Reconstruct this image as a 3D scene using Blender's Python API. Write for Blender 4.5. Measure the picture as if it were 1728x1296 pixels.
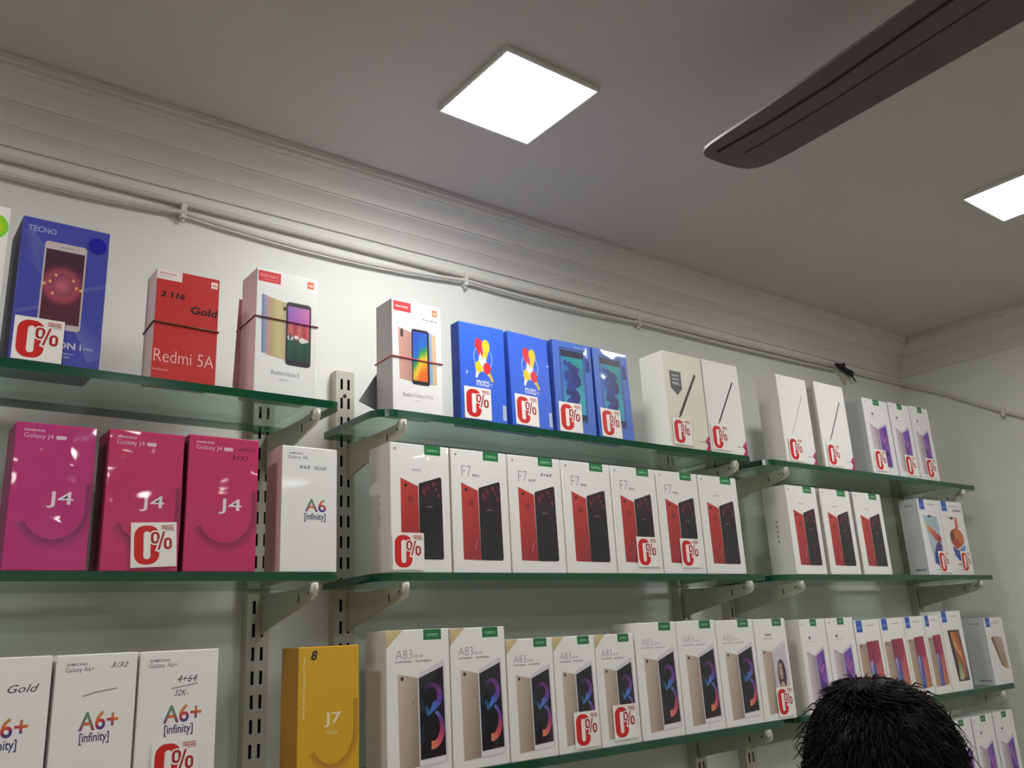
import bpy, bmesh, math, random
from mathutils import Vector, Matrix
random.seed(7)
PI = math.pi
for o in list(bpy.data.objects): bpy.data.objects.remove(o)
C = bpy.context.scene
COL = C.collection
ZC = 1.65                      # eye height: all heights below are written relative to it

# ------------------------------------------------------------------ camera, world, exposure
yaw, pit, rol = math.radians(38.372), math.radians(16.316), math.radians(-3.024)
f = Vector((math.sin(yaw)*math.cos(pit), math.cos(yaw)*math.cos(pit), math.sin(pit)))
s = Vector((math.cos(yaw), -math.sin(yaw), 0)); u = s.cross(f)
s2 = s*math.cos(rol)+u*math.sin(rol); u2 = -s*math.sin(rol)+u*math.cos(rol)
cam = bpy.data.objects.new('camera', bpy.data.cameras.new('camera'))
COL.objects.link(cam)
M = Matrix((s2, u2, -f)).transposed().to_4x4(); M.translation = Vector((0, 0, ZC))
cam.matrix_world = M
cam.data.sensor_width = 36; cam.data.lens = 36*1470/1728; cam.data.clip_start = .01
C.camera = cam
C.view_settings.view_transform = 'Standard'; C.view_settings.look = 'None'
C.view_settings.gamma = 1; C.view_settings.use_curve_mapping = False
C.view_settings.exposure = 1.75
W_ = bpy.data.worlds.new('world'); C.world = W_; W_.use_nodes = True
W_.node_tree.nodes['Background'].inputs[0].default_value = (.5, .52, .55, 1)
W_.node_tree.nodes['Background'].inputs[1].default_value = .3
LAMP = 14.0                    # radiance of the ceiling panels

# ------------------------------------------------------------------ helpers
def lin(c):
    c = c/255
    return c/12.92 if c <= .04045 else ((c+.055)/1.055)**2.4
def rgb(t): return tuple(lin(x) for x in t)
def mat(name, col=(200, 200, 200), rough=.5, metal=0, spec=.5, coat=0, noise=0, nscale=20, bump=0, emis=None, coatr=.05):
    m = bpy.data.materials.new(name); m.use_nodes = True
    nt = m.node_tree; b = nt.nodes['Principled BSDF']
    b.inputs['Base Color'].default_value = (*rgb(col), 1)
    b.inputs['Roughness'].default_value = rough
    b.inputs['Metallic'].default_value = metal
    b.inputs['Specular IOR Level'].default_value = spec
    b.inputs['Coat Weight'].default_value = coat
    b.inputs['Coat Roughness'].default_value = coatr
    if noise or bump:
        tc = nt.nodes.new('ShaderNodeTexCoord'); n = nt.nodes.new('ShaderNodeTexNoise')
        n.inputs['Scale'].default_value = nscale; n.inputs['Detail'].default_value = 6
        nt.links.new(tc.outputs['Object'], n.inputs['Vector'])
        if noise:
            r = nt.nodes.new('ShaderNodeMix'); r.data_type = 'RGBA'
            a = rgb(col); r.inputs[6].default_value = (*[x*(1-noise) for x in a], 1)
            r.inputs[7].default_value = (*[min(1, x*(1+noise)) for x in a], 1)
            nt.links.new(n.outputs['Fac'], r.inputs[0]); nt.links.new(r.outputs[2], b.inputs['Base Color'])
        if bump:
            bp = nt.nodes.new('ShaderNodeBump'); bp.inputs['Strength'].default_value = bump
            bp.inputs['Distance'].default_value = .002
            nt.links.new(n.outputs['Fac'], bp.inputs['Height']); nt.links.new(bp.outputs[0], b.inputs['Normal'])
    if emis:
        b.inputs['Emission Color'].default_value = (*emis[0], 1); b.inputs['Emission Strength'].default_value = emis[1]
    return m
def print_mat(name, coat, rough):
    m = mat(name, rough=rough, coat=coat)
    nt = m.node_tree; a = nt.nodes.new('ShaderNodeAttribute'); a.attribute_name = 'ink'
    nt.links.new(a.outputs['Color'], nt.nodes['Principled BSDF'].inputs['Base Color'])
    return m
PRINT = print_mat('printed_ink_under_film', .55, .45)
def ripple(m):                 # the shrink film is never quite flat
    nt = m.node_tree; tc = nt.nodes.new('ShaderNodeTexCoord'); oi = nt.nodes.new('ShaderNodeObjectInfo')
    ad = nt.nodes.new('ShaderNodeVectorMath'); ad.operation = 'ADD'; sc = nt.nodes.new('ShaderNodeVectorMath'); sc.operation = 'SCALE'; sc.inputs['Scale'].default_value = 3.0
    nt.links.new(oi.outputs['Location'], sc.inputs[0]); nt.links.new(tc.outputs['Object'], ad.inputs[0]); nt.links.new(sc.outputs[0], ad.inputs[1])
    n = nt.nodes.new('ShaderNodeTexNoise'); n.inputs['Scale'].default_value = 14; n.inputs['Detail'].default_value = 1.5
    b = nt.nodes.new('ShaderNodeBump'); b.inputs['Strength'].default_value = 1; b.inputs['Distance'].default_value = .006
    nt.links.new(ad.outputs[0], n.inputs['Vector']); nt.links.new(n.outputs['Fac'], b.inputs['Height'])
    nt.links.new(b.outputs[0], nt.nodes['Principled BSDF'].inputs['Coat Normal'])
ripple(PRINT)
PRINTM = print_mat('printed_ink', .15, .45)

def tag(o, label=None, cat=None, group=None, kind=None):
    if label: o['label'] = label
    if cat: o['category'] = cat
    if group: o['group'] = group
    if kind: o['kind'] = kind
    return o
def empty(name, loc, rz=0):
    o = bpy.data.objects.new(name, None); COL.objects.link(o)
    o.location = loc; o.rotation_euler = (0, 0, rz); o.empty_display_size = .02
    return o
def link(name, me, parent=None, loc=None):
    o = bpy.data.objects.new(name, me); COL.objects.link(o)
    if parent: o.parent = parent
    if loc: o.location = loc
    return o
def obj(name, bm, m, parent=None, loc=None, smooth=False):
    me = bpy.data.meshes.new(name); bmesh.ops.recalc_face_normals(bm, faces=bm.faces[:]); bm.to_mesh(me); bm.free()
    for x in (m if isinstance(m, (list, tuple)) else [m]): me.materials.append(x)
    if smooth:
        for p in me.polygons: p.use_smooth = True
    return link(name, me, parent, loc)
def bx(bm, x0, x1, y0, y1, z0, z1, mi=0, bev=0):
    t = bmesh.new()
    vs = [t.verts.new(p) for p in ((x0,y0,z0),(x1,y0,z0),(x1,y1,z0),(x0,y1,z0),(x0,y0,z1),(x1,y0,z1),(x1,y1,z1),(x0,y1,z1))]
    for q in ((3,2,1,0),(4,5,6,7),(0,1,5,4),(1,2,6,5),(2,3,7,6),(3,0,4,7)): t.faces.new([vs[i] for i in q])
    if bev: bmesh.ops.bevel(t, geom=t.edges[:], offset=bev, segments=2, affect='EDGES', profile=.5)
    for fc in t.faces: fc.material_index = mi
    me = bpy.data.meshes.new('t'); t.to_mesh(me); t.free(); bm.from_mesh(me); bpy.data.meshes.remove(me)
def prism(bm, pts, axis, a0, a1, mi=0):
    """extrude a polygon pts along axis ('x','y','z') between a0 and a1"""
    def P(p, a):
        return {'x': (a, p[0], p[1]), 'y': (p[0], a, p[1]), 'z': (p[0], p[1], a)}[axis]
    A = [bm.verts.new(P(p, a0)) for p in pts]; B = [bm.verts.new(P(p, a1)) for p in pts]
    n = len(pts); fs = [bm.faces.new(A), bm.faces.new(B[::-1])]
    for i in range(n): fs.append(bm.faces.new((A[i], B[i], B[(i+1) % n], A[(i+1) % n])))
    for fc in fs: fc.material_index = mi
def tube(bm, pts, r, seg=8, mi=0, caps=True):
    pts = [Vector(p) for p in pts]; rings = []
    rr = r if isinstance(r, (list, tuple)) else [r]*len(pts)
    for i, p in enumerate(pts):
        d = (pts[min(i+1, len(pts)-1)]-pts[max(i-1, 0)]).normalized()
        a = d.cross(Vector((0, 0, 1)))
        if a.length < .05: a = d.cross(Vector((0, 1, 0)))
        a.normalize(); b = d.cross(a)
        rings.append([bm.verts.new(p+(a*math.cos(2*PI*k/seg)+b*math.sin(2*PI*k/seg))*rr[i]) for k in range(seg)])
    for i in range(len(pts)-1):
        for k in range(seg):
            fc = bm.faces.new((rings[i][k], rings[i][(k+1) % seg], rings[i+1][(k+1) % seg], rings[i+1][k]))
            fc.material_index = mi; fc.smooth = True
    if caps: bm.faces.new(rings[0][::-1]); bm.faces.new(rings[-1])

# ------------------------------------------------------------------ printed artwork
_tc = {}
def glyphs(body, bold=0, shear=0, res=3):
    k = (body, bold, shear, res)
    if k not in _tc:
        cu = bpy.data.curves.new('t', 'FONT'); cu.body = body; cu.size = 1; cu.offset = bold; cu.shear = shear
        cu.resolution_u = res; cu.fill_mode = 'BOTH'
        o = bpy.data.objects.new('t', cu); COL.objects.link(o)
        bpy.context.view_layer.update()
        dg = bpy.context.evaluated_depsgraph_get()
        me = bpy.data.meshes.new_from_object(o.evaluated_get(dg))
        vs = [(v.co.x, v.co.y) for v in me.vertices]; fs = [tuple(p.vertices) for p in me.polygons]
        xs = [v[0] for v in vs]; ys = [v[1] for v in vs]
        _tc[k] = (vs, fs, min(xs), max(xs), min(ys), max(ys))
        bpy.data.objects.remove(o); bpy.data.curves.remove(cu); bpy.data.meshes.remove(me)
    return _tc[k]
def ramp(stops):
    def g(t):
        t = max(0, min(1, t))
        for (a, ca), (b, cb) in zip(stops, stops[1:]):
            if t <= b: q = (t-a)/(b-a+1e-9); return tuple(ca[i]+(cb[i]-ca[i])*q for i in range(3))
        return stops[-1][1]
    return g
class Art:
    """flat ink in the plane of a carton face; u runs 0..1 left to right, v 0..1 bottom to top"""
    def __init__(self, W, H): self.W, self.H, self.F, self.k = W, H, [], 0
    def P(self, u, v): return (u*self.W, v*self.H)
    def poly(self, pts, col):
        self.k += 1
        cs = col if isinstance(col, list) else [col]*len(pts)
        self.F.append(([self.P(*p) for p in pts], cs, self.k))
    def rect(self, u0, v0, u1, v1, col): self.poly([(u0,v0),(u1,v0),(u1,v1),(u0,v1)], col)
    def rrect(self, u0, v0, u1, v1, r, col):   # r in metres
        ru, rv = r/self.W, r/self.H; pts = []
        for cx, cy, a0 in ((u1-ru, v0+rv, -90), (u1-ru, v1-rv, 0), (u0+ru, v1-rv, 90), (u0+ru, v0+rv, 180)):
            for j in range(7):
                a = math.radians(a0+15*j); pts.append((cx+ru*math.cos(a), cy+rv*math.sin(a)))
        self.poly(pts, col)
    def oval(self, cu, cv, ru, rv, col, n=24):
        self.poly([(cu+ru*math.cos(2*PI*j/n), cv+rv*math.sin(2*PI*j/n)) for j in range(n)], col)
    def quad(self, pts, nx, ny, fn):           # pts: bl, br, tr, tl ; fn(s,t)->colour
        self.k += 1
        bl, br, tr, tl = pts
        def B(a, b):
            x = (bl[0]*(1-a)+br[0]*a)*(1-b)+(tl[0]*(1-a)+tr[0]*a)*b
            y = (bl[1]*(1-a)+br[1]*a)*(1-b)+(tl[1]*(1-a)+tr[1]*a)*b
            return self.P(x, y)
        for i in range(nx):
            for j in range(ny):
                c = [(i/nx, j/ny), ((i+1)/nx, j/ny), ((i+1)/nx, (j+1)/ny), (i/nx, (j+1)/ny)]
                self.F.append(([B(*q) for q in c], [fn(*q) for q in c], self.k))
    def strip(self, pts, w, fn, fn2=None):     # w metres; fn(t) colour left side, fn2 right side
        self.k += 1
        Q = [Vector(self.P(*p)) for p in pts]; n = len(Q); L, R = [], []
        for i, p in enumerate(Q):
            d = (Q[min(i+1, n-1)]-Q[max(i-1, 0)]).normalized(); a = Vector((-d.y, d.x))
            ww = w(i/(n-1)) if callable(w) else w
            L.append(p+a*ww/2); R.append(p-a*ww/2)
        for i in range(n-1):
            t0, t1 = i/(n-1), (i+1)/(n-1); g = fn2 or fn
            self.F.append(([tuple(L[i]), tuple(R[i]), tuple(R[i+1]), tuple(L[i+1])], [fn(t0), g(t0), g(t1), fn(t1)], self.k))
    def text(self, body, u0, v0, u1, v1, col, bold=0, shear=0, res=3, up=False):
        self.k += 1
        vs, fs, a, b, c, d = glyphs(body, bold, shear, res)
        for fc in fs:
            pts = []; cs = []
            for i in fc:
                x, y = (vs[i][0]-a)/(b-a), (vs[i][1]-c)/(d-c)
                pts.append(self.P(u1-(u1-u0)*y, v0+(v1-v0)*x) if up else self.P(u0+(u1-u0)*x, v0+(v1-v0)*y)); cs.append(col(x, y) if callable(col) else col)
            self.F.append((pts, cs, self.k))
    def blocks(self, u0, v0, u1, v1, col, n=8):   # print too fine to read
        w = (u1-u0)/n; self.k += 1
        for i in range(n):
            x = u0+w*i; ww = w*random.uniform(.55, .85); h = (v1-v0)*random.uniform(.75, 1)
            self.F.append(([self.P(x, v0), self.P(x+ww, v0), self.P(x+ww, v0+h), self.P(x, v0+h)], [col]*4, self.k))
    def clip(self, pts, cs):
        P = [(p[0], p[1], *c) for p, c in zip(pts, cs)]
        for ax, lim, sg in ((0, 0, 1), (0, self.W, -1), (1, 0, 1), (1, self.H, -1)):
            if all(sg*(p[ax]-lim) >= -1e-9 for p in P): continue
            out = []
            for i, q in enumerate(P):
                p = P[i-1]; dp, dq = sg*(p[ax]-lim), sg*(q[ax]-lim)
                if (dp >= 0) != (dq >= 0):
                    t = dp/(dp-dq); out.append(tuple(p[j]+(q[j]-p[j])*t for j in range(5)))
                if dq >= 0: out.append(q)
            P = out
            if len(P) < 3: return None
        return [p[:2] for p in P], [p[2:] for p in P]
    def mesh(self, name, m, step=.00002, base=.00008, bg=None):
        me = bpy.data.meshes.new(name); V = []; Fc = []; Cc = []
        if bg: self.F.insert(0, ([(.0008, .0008), (self.W-.0008, .0008), (self.W-.0008, self.H-.0008), (.0008, self.H-.0008)], [bg]*4, 0))
        for pts, cs, k in self.F:
            got = self.clip(pts, cs)
            if not got: continue
            pts, cs = got
            n = len(V); V += [(p[0]-self.W/2, -(base+step*k), p[1]) for p in pts]
            a = sum(pts[i][0]*pts[(i+1) % len(pts)][1]-pts[(i+1) % len(pts)][0]*pts[i][1] for i in range(len(pts)))
            idx = list(range(n, n+len(pts))); cc = list(cs)
            if a < 0: idx.reverse(); cc.reverse()
            Fc.append(idx); Cc += cc
        me.from_pydata(V, [], Fc)
        at = me.color_attributes.new('ink', 'FLOAT_COLOR', 'CORNER')
        for i, c in enumerate(Cc): at.data[i].color = (*rgb(c), 1)
        me.materials.append(m)
        return me

WHITE = (246, 246, 244); INK = (52, 52, 56); GREY = (150, 152, 156)

# sticker: a white square with a red 0% (its own mesh, cut once and shared)
ST = .0485
def make_sticker_mesh():
    a = Art(ST, ST); RED = (214, 22, 20); DR = (176, 18, 22); W2 = (250, 246, 242)
    a.rect(0, 0, 1, 1, W2)
    a.rrect(.07, .06, .62, .93, .0112, RED)
    a.rrect(.275, .18, .425, .80, .0034, W2)
    a.rrect(.40, .49, .655, .815, .0052, W2); a.rrect(.43, .52, .625, .785, .0042, DR); a.rrect(.49, .57, .565, .735, .0016, W2)
    a.strip([(.575, .34), (.735, .83)], .0052, lambda t: W2); a.strip([(.60, .38), (.72, .79)], .0022, lambda t: DR)
    a.rrect(.68, .355, .93, .68, .0052, W2); a.rrect(.715, .385, .895, .65, .0042, DR); a.rrect(.775, .44, .84, .60, .0016, W2)
    a.blocks(.66, .90, .93, .94, (200, 70, 64), 9); a.blocks(.66, .85, .95, .89, (200, 70, 64), 9); a.blocks(.74, .815, .96, .83, (90, 80, 80), 10)
    return a.mesh('discount_sticker', PRINTM, base=.00035)
STICKER = make_sticker_mesh()

# ---- phone pictures
def f7_art(hand=None, model=True):
    a = Art(.1, .1735)
    a.rect(.57, .925, .85, 1, (14, 120, 62)); a.text('OPPO', .61, .948, .81, .972, (150, 215, 170), bold=.02, res=2)
    if model:
        a.text('F7', .18, .775, .345, .865, (120, 122, 128), bold=-.022); a.blocks(.37, .78, .50, .802, (150, 150, 156), 5)
    else: a.blocks(.36, .785, .52, .81, (200, 200, 205), 6)
    red = ramp([(0, (150, 38, 44)), (.4, (176, 44, 48)), (1, (206, 62, 56))])
    a.quad([(.17, .105), (.47, .10), (.455, .665), (.165, .725)], 6, 8, lambda s_, t: red(.75*t+.25*(1-s_)))
    a.oval(.25, .668, .028, .014, (60, 20, 22)); a.oval(.33, .56, .05, .03, (150, 40, 44))
    a.strip([(.37, .18), (.42, .27)], .0006, lambda t: (230, 180, 170))
    pts = [(.47, .115), (.478, .10), (.85, .10), (.868, .115), (.858, .735), (.838, .752), (.475, .69), (.465, .675)]
    a.poly(pts, (24, 18, 24))
    def sc(s_, t):
        k = max(0, (t-.62)/.38)
        return (20+60*k*(.5+.5*math.sin(9*s_+5*t)), 19-4*k, 25+14*k)
    a.quad([(.485, .115), (.852, .115), (.845, .725), (.482, .675)], 8, 14, sc)
    for x, y, r in ((.55, .63, .03), (.72, .69, .03), (.80, .60, .026), (.62, .66, .022), (.76, .65, .02), (.56, .60, .018)):
        a.oval(x, y, r, r*.7, (126, 34, 52), 8)
    a.blocks(.60, .505, .70, .515, (150, 120, 130), 4)
    if hand: a.text(hand, .60, .835, .82, .865, (90, 90, 100), shear=.3, res=2)
    a.oval(.08, .955, .02, .012, (170, 172, 176), 8)
    return a
def a83_art(kind=0):
    """0 tall with gold corner, 1 tall faint without corner, 2 portrait on the screen, 3 without subtitle hand note"""
    a = Art(.09, .172)
    if kind == 0:
        a.poly([(0, .875), (.13, .94), (.26, 1), (0, 1)], [(190, 166, 110), (214, 196, 140), (206, 190, 140), (226, 206, 150)])
    a.rect(.58, .925, .87, 1, (14, 112, 60)); a.text('OPPO', .63, .948, .82, .97, (140, 205, 165), bold=.02, res=2)
    ink = (140, 140, 145) if kind == 0 else (176, 174, 180)
    if kind < 2:
        a.text('A83', .14, .80, .40, .862, ink, bold=-.018); a.text('2018', .42, .805, .56, .825, ink, res=2)
        a.blocks(.13, .775, .40, .787, ink, 12); a.blocks(.45, .775, .70, .787, ink, 10)
    else:
        a.blocks(.32, .83, .50, .855, (120, 118, 126), 5); a.blocks(.25, .80, .55, .81, (176, 172, 178), 12)
    gold = ramp([(0, (150, 130, 118)), (.45, (186, 168, 152)), (1, (214, 196, 182))])
    a.quad([(.185, .062), (.485, .072), (.475, .665), (.165, .70)], 6, 6, lambda s_, t: gold(.35*t+.65*(1-s_)))
    a.oval(.235, .665, .024, .014, (40, 30, 30)); a.oval(.40, .50, .012, .007, (120, 104, 96), 8)
    a.poly([(.485, .062), (.90, .075), (.935, .10), (.91, .765), (.885, .778), (.48, .69)], (222, 222, 228))
    a.poly([(.50, .076), (.89, .088), (.90, .112), (.50, .108)], (240, 240, 243))
    if kind < 2:
        a.quad([(.505, .112), (.905, .125), (.885, .735), (.495, .662)], 4, 6, lambda s_, t: (14+10*s_, 11+6*t, 20+14*t))
        top, bot = [], []
        for j in range(11):
            q = math.radians(150-j*(235/10)); top.append((.70+.125*math.cos(q), .535+.075*math.sin(q)))
        for j in range(11):
            q = math.radians(70-j*(170/10)); bot.append((.70+.15*math.cos(q), .315+.115*math.sin(q)))
        g1 = ramp([(0, (50, 30, 80)), (.4, (110, 44, 130)), (.7, (120, 60, 170)), (1, (70, 130, 220))])
        g2 = ramp([(0, (90, 140, 225)), (.25, (120, 60, 150)), (.6, (214, 74, 110)), (1, (244, 150, 100))])
        a.strip([(.60, .47), (.64, .41), (.70, .44), (.76, .49)], .006, lambda t: ramp([(0, (30, 60, 90)), (.5, (70, 150, 225)), (1, (90, 90, 190))])(t))
        a.strip(top, lambda t: .004+.005*t, g1); a.strip(bot, lambda t: .004+.006*t, g2)
        a.strip([(.55, .52), (.535, .48), (.55, .44)], .004, lambda t: (30, 54, 70)); a.strip([(.56, .34), (.54, .29), (.56, .23)], .004, lambda t: (26, 34, 66))
    else:
        a.quad([(.51, .112), (.905, .125), (.885, .735), (.50, .66)], 3, 4, lambda s_, t: (214, 208, 218))
        a.oval(.70, .43, .13, .16, (70, 60, 72)); a.oval(.68, .47, .065, .085, (196, 160, 150)); a.oval(.69, .31, .07, .06, (206, 172, 130))
        a.oval(.66, .50, .012, .008, (60, 40, 40), 8); a.oval(.72, .50, .012, .008, (60, 40, 40), 8); a.oval(.69, .425, .02, .008, (170, 80, 84), 8)
        a.strip([(.62, .55), (.68, .575), (.75, .54), (.77, .40)], .005, lambda t: (54, 44, 54))
    return a
def lilac_art():
    a = Art(.1, .172)
    a.rect(.42, .925, .66, 1, (16, 116, 76)); a.blocks(.46, .955, .62, .97, (150, 205, 175), 4)
    a.oval(.12, .95, .02, .012, (150, 150, 150), 8); a.oval(.33, .80, .045, .018, (120, 108, 124), 10); a.blocks(.22, .755, .5, .763, (190, 186, 194), 10)
    g = ramp([(0, (150, 130, 136)), (.5, (196, 180, 190)), (1, (220, 206, 214))])
    a.quad([(.16, .08), (.47, .085), (.46, .60), (.15, .66)], 4, 5, lambda s_, t: g(1-s_*.9)); a.oval(.2, .64, .018, .01, (110, 90, 100), 8)
    a.poly([(.47, .08), (.83, .09), (.83, .70), (.80, .71), (.46, .62)], (216, 214, 226))
    def sc(s_, t):
        k = .5+.5*math.sin(6*s_+7*t); q = .5+.5*math.sin(11*t-4*s_)
        return (92+56*k, 60+36*q*k, 150+40*q)
    a.quad([(.49, .10), (.80, .11), (.80, .67), (.48, .60)], 6, 10, sc)
    a.oval(.64, .28, .11, .04, (60, 44, 104)); a.strip([(.52, .5), (.62, .42), (.72, .5)], .005, lambda t: (190, 110, 196))
    return a
def vivo_art(kind):
    a = Art(.095, .165)
    a.rect(.07, .86, .30, 1, (26, 84, 190)); a.blocks(.10, .90, .27, .93, (120, 160, 220), 4)
    a.blocks(.42, .93, .8, .945, (170, 168, 176), 9)
    if kind == 0:     # magenta and blue wallpaper
        a.quad([(.10, .1), (.42, .1), (.40, .72), (.06, .72)], 3, 4, lambda s_, t: (196-30*s_, 170-30*s_, 130+10*t)); a.oval(.15, .69, .03, .014, (70, 56, 46), 8)
        def sc(s_, t):
            if t > .62: return (140+40*s_, 26+20*s_, 90-10*t)
            if s_ < .45: return (60, 70+40*t, 160+20*t)
            return (200, 40+90*(1-t), 80+20*t)
        a.quad([(.42, .10), (.92, .11), (.86, .75), (.36, .74)], 8, 16, sc)
        a.poly([(.45, .12), (.60, .12), (.55, .52), (.42, .50)], [(90, 120, 210), (60, 80, 170), (80, 60, 150), (230, 210, 230)])
        a.strip([(.62, .12), (.82, .55)], .001, lambda t: (236, 160, 180))
    elif kind == 1:   # gold abstract, black frame
        a.quad([(.36, .12), (.90, .12), (.78, .76), (.22, .76)], 1, 1, lambda s_, t: (38, 30, 36))
        def sc(s_, t):
            k = .5+.5*math.sin(8*t+5*s_); return (150+70*k, 92+50*k-20*s_, 52+20*(1-t))
        a.quad([(.50, .20), (.84, .14), (.74, .74), (.34, .74)], 8, 12, sc)
        a.poly([(.44, .14), (.66, .14), (.62, .36), (.47, .34)], [(200, 206, 150), (190, 196, 130), (110, 130, 60), (150, 150, 110)])
        a.strip([(.42, .62), (.56, .5), (.74, .42)], .006, lambda t: (236, 178, 110)); a.strip([(.5, .72), (.6, .56), (.8, .36)], .004, lambda t: (200, 110, 60))
    elif kind == 2:   # pale blue, orange feather, violet feather
        a.quad([(.34, .14), (.88, .14), (.80, .78), (.16, .78)], 4, 8, lambda s_, t: (188-20*t, 200-4*t, 206+4*t))
        a.oval(.46, .775, .10, .014, (34, 38, 52), 10)
        a.strip([(.24, .66), (.4, .58), (.6, .51), (.82, .46)], lambda t: .004+.018*t*(1.25-t)*2, ramp([(0, (238, 170, 60)), (.4, (230, 84, 44)), (1, (190, 40, 50))]), ramp([(0, (240, 190, 80)), (1, (150, 30, 40))]))
        a.strip([(.74, .42), (.64, .34), (.52, .24), (.44, .14)], lambda t: .016+.012*math.sin(PI*t), ramp([(0, (90, 40, 120)), (.5, (60, 50, 150)), (1, (60, 130, 210))]), ramp([(0, (110, 50, 130)), (1, (40, 70, 150))]))
        a.blocks(.30, .06, .60, .07, (190, 180, 184), 8)
    elif kind == 3:   # orange flower over blue
        a.strip([(.18, .775), (.56, .78)], .0012, lambda t: (110, 50, 50)); a.oval(.42, .765, .08, .015, (40, 26, 34), 10)
        a.strip([(.60, .78), (.60, .66), (.52, .56)], .012, ramp([(0, (236, 130, 70)), (1, (216, 70, 50))]))
        a.oval(.52, .50, .30, .13, (196, 96, 44)); a.oval(.60, .52, .2, .10, (214, 120, 46)); a.oval(.32, .50, .10, .09, (120, 54, 60)); a.oval(.45, .42, .15, .07, (190, 64, 44))
        a.poly([(.25, .38), (.50, .33), (.84, .42), (.74, .26), (.46, .19), (.30, .26)], [(90, 70, 140), (60, 90, 150), (110, 180, 220), (80, 130, 210), (40, 90, 200), (70, 60, 150)])
        a.blocks(.34, .135, .52, .15, (40, 44, 60), 4); a.blocks(.32, .06, .58, .07, (190, 180, 184), 8)
        a.blocks(.52, .865, .92, .89, (110, 100, 116), 6)
    else:             # bronze phone standing at the right
        a.quad([(.52, .28), (.66, .24), (.34, .72), (.20, .70)], 3, 8, lambda s_, t: (140-20*s_, 84+20*s_, 66))
        a.quad([(.60, .25), (.86, .22), (.78, .70), (.36, .72)], 5, 8, lambda s_, t: (176+20*t, 150+24*t*s_, 110+50*t))
        a.blocks(.3, .9, .8, .915, (176, 170, 166), 7)
    return a
def j4_art(base, hand=()):
    a = Art(.08, .154)
    a.strip([(.55+.45*math.cos(math.radians(q)), .42+.25*math.sin(math.radians(q))) for q in range(205, 366, 8)]+[(.99, .60)], .012, lambda t: (base[0]*.66, base[1]*.8, base[2]*.75), lambda t: base)
    a.text('SAMSUNG', .10, .940, .35, .957, (240, 190, 218), bold=.03, res=2)
    a.text('Galaxy J4', .10, .885, .46, .928, (238, 186, 216), res=2); a.rrect(.49, .895, .62, .922, .0015, (240, 200, 224))
    a.text('J4', .45, .42, .77, .535, (246, 226, 236), bold=.008)
    for t, (x0, y0, x1, y1) in hand: a.text(t, x0, y0, x1, y1, (70, 12, 44), shear=.3, res=2)
    return a
RB = [(0, (240, 130, 50)), (.3, (226, 60, 60)), (.55, (170, 50, 130)), (.8, (60, 80, 180)), (1, (60, 150, 170))]
def rain(x, y):
    return ramp([(0, (60, 60, 150)), (.2, (176, 40, 90)), (.45, (226, 92, 44)), (.7, (226, 140, 40)), (1, (80, 160, 120))])(y+.18*math.sin(7*x)-.10*(x > .55)*(1-y))
def a6_art(plus, hands=(), line=None):
    a = Art(.078, .152); ink = (96, 96, 104)
    a.text('SAMSUNG', .12, .935, .37, .951, (110, 110, 118), bold=.02, res=2); a.text('Galaxy A6'+('+' if plus else ''), .11, .89, .46, .928, ink, res=2)
    if plus: a.text('A6+', .32, .555, .80, .665, rain, bold=.018); x0, x1, y0 = .34, .70, .475
    else: a.text('A6', .42, .475, .80, .58, rain, bold=.014); x0, x1, y0 = .41, .79, .395
    a.text('[infinity]', x0, y0, x1, y0+.07, (52, 46, 104), bold=.014, res=2)
    for t, (p, q, r_, s_) in hands: a.text(t, p, q, r_, s_, (60, 60, 66), shear=.35, res=2)
    if line: a.strip(line, .0008, lambda t: (110, 110, 116))
    return a
def j7_art():
    a = Art(.081, .162); base = (222, 172, 22)
    a.strip([(.55+.42*math.cos(math.radians(q)), .42+.27*math.sin(math.radians(q))) for q in range(215, 366, 8)]+[(.97, .62)], .011, lambda t: (180, 126, 14), lambda t: base)
    a.text('J7', .42, .435, .70, .535, (244, 232, 190), bold=.018); a.text('DUO', .46, .385, .64, .41, (236, 214, 150), bold=.02)
    a.text('8', .20, .905, .305, .975, (30, 22, 20), bold=.03, shear=.2)
    a.text('SAMSUNG Galaxy J7 Duo', .07, .50, .125, .93, (244, 222, 150), bold=.02, res=2, up=True)
    return a
def tecno_art():
    a = Art(.09, .168); b = (70, 74, 176); l = (98, 104, 184)
    a.poly([(0, .90), (.10, .93), (.34, .76), (.44, .62), (.30, .56), (.20, .64), (.0, .76)], [b, l, l, b, b, (84, 90, 174), b])
    a.strip([(.02, .33), (.2, .365), (.4, .42), (.7, .54), (.98, .60)], .0045, lambda t: (86, 92, 178), lambda t: l)
    a.strip([(.55, .36), (.72, .30), (.88, .20), (.99, .08)], lambda t: .010+.018*t, lambda t: b, lambda t: (104, 108, 190))
    a.text('TECNO', .06, .905, .38, .945, (172, 174, 214), bold=.02)
    a.rrect(.265, .245, .745, .855, .004, (208, 196, 196))
    def sc(s_, t):
        d = math.hypot((s_-.48)/.42, (t-.52)/.20); k = math.exp(-d*d*1.6); r = math.exp(-((d-1)/.25)**2)
        return (70+130*k+70*r+20*(1-t), 34+70*k+24*r, 56+74*k+26*r)
    a.quad([(.285, .285), (.725, .285), (.725, .80), (.285, .80)], 16, 24, sc)
    for x, y in ((.30, .55), (.36, .57), (.66, .55), (.71, .54), (.42, .62), (.62, .60), (.4, .49)): a.oval(x, y, .016, .012, (244, 190, 110), 8)
    a.blocks(.45, .822, .60, .828, (120, 110, 110), 4)
    a.text('CAMON i', .22, .118, .78, .165, (206, 208, 236), bold=.03); a.blocks(.80, .125, .92, .145, (170, 174, 220), 4)
    a.blocks(.58, .08, .70, .092, (170, 174, 220), 7); a.blocks(.58, .055, .66, .067, (170, 174, 220), 5)
    return a
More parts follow.
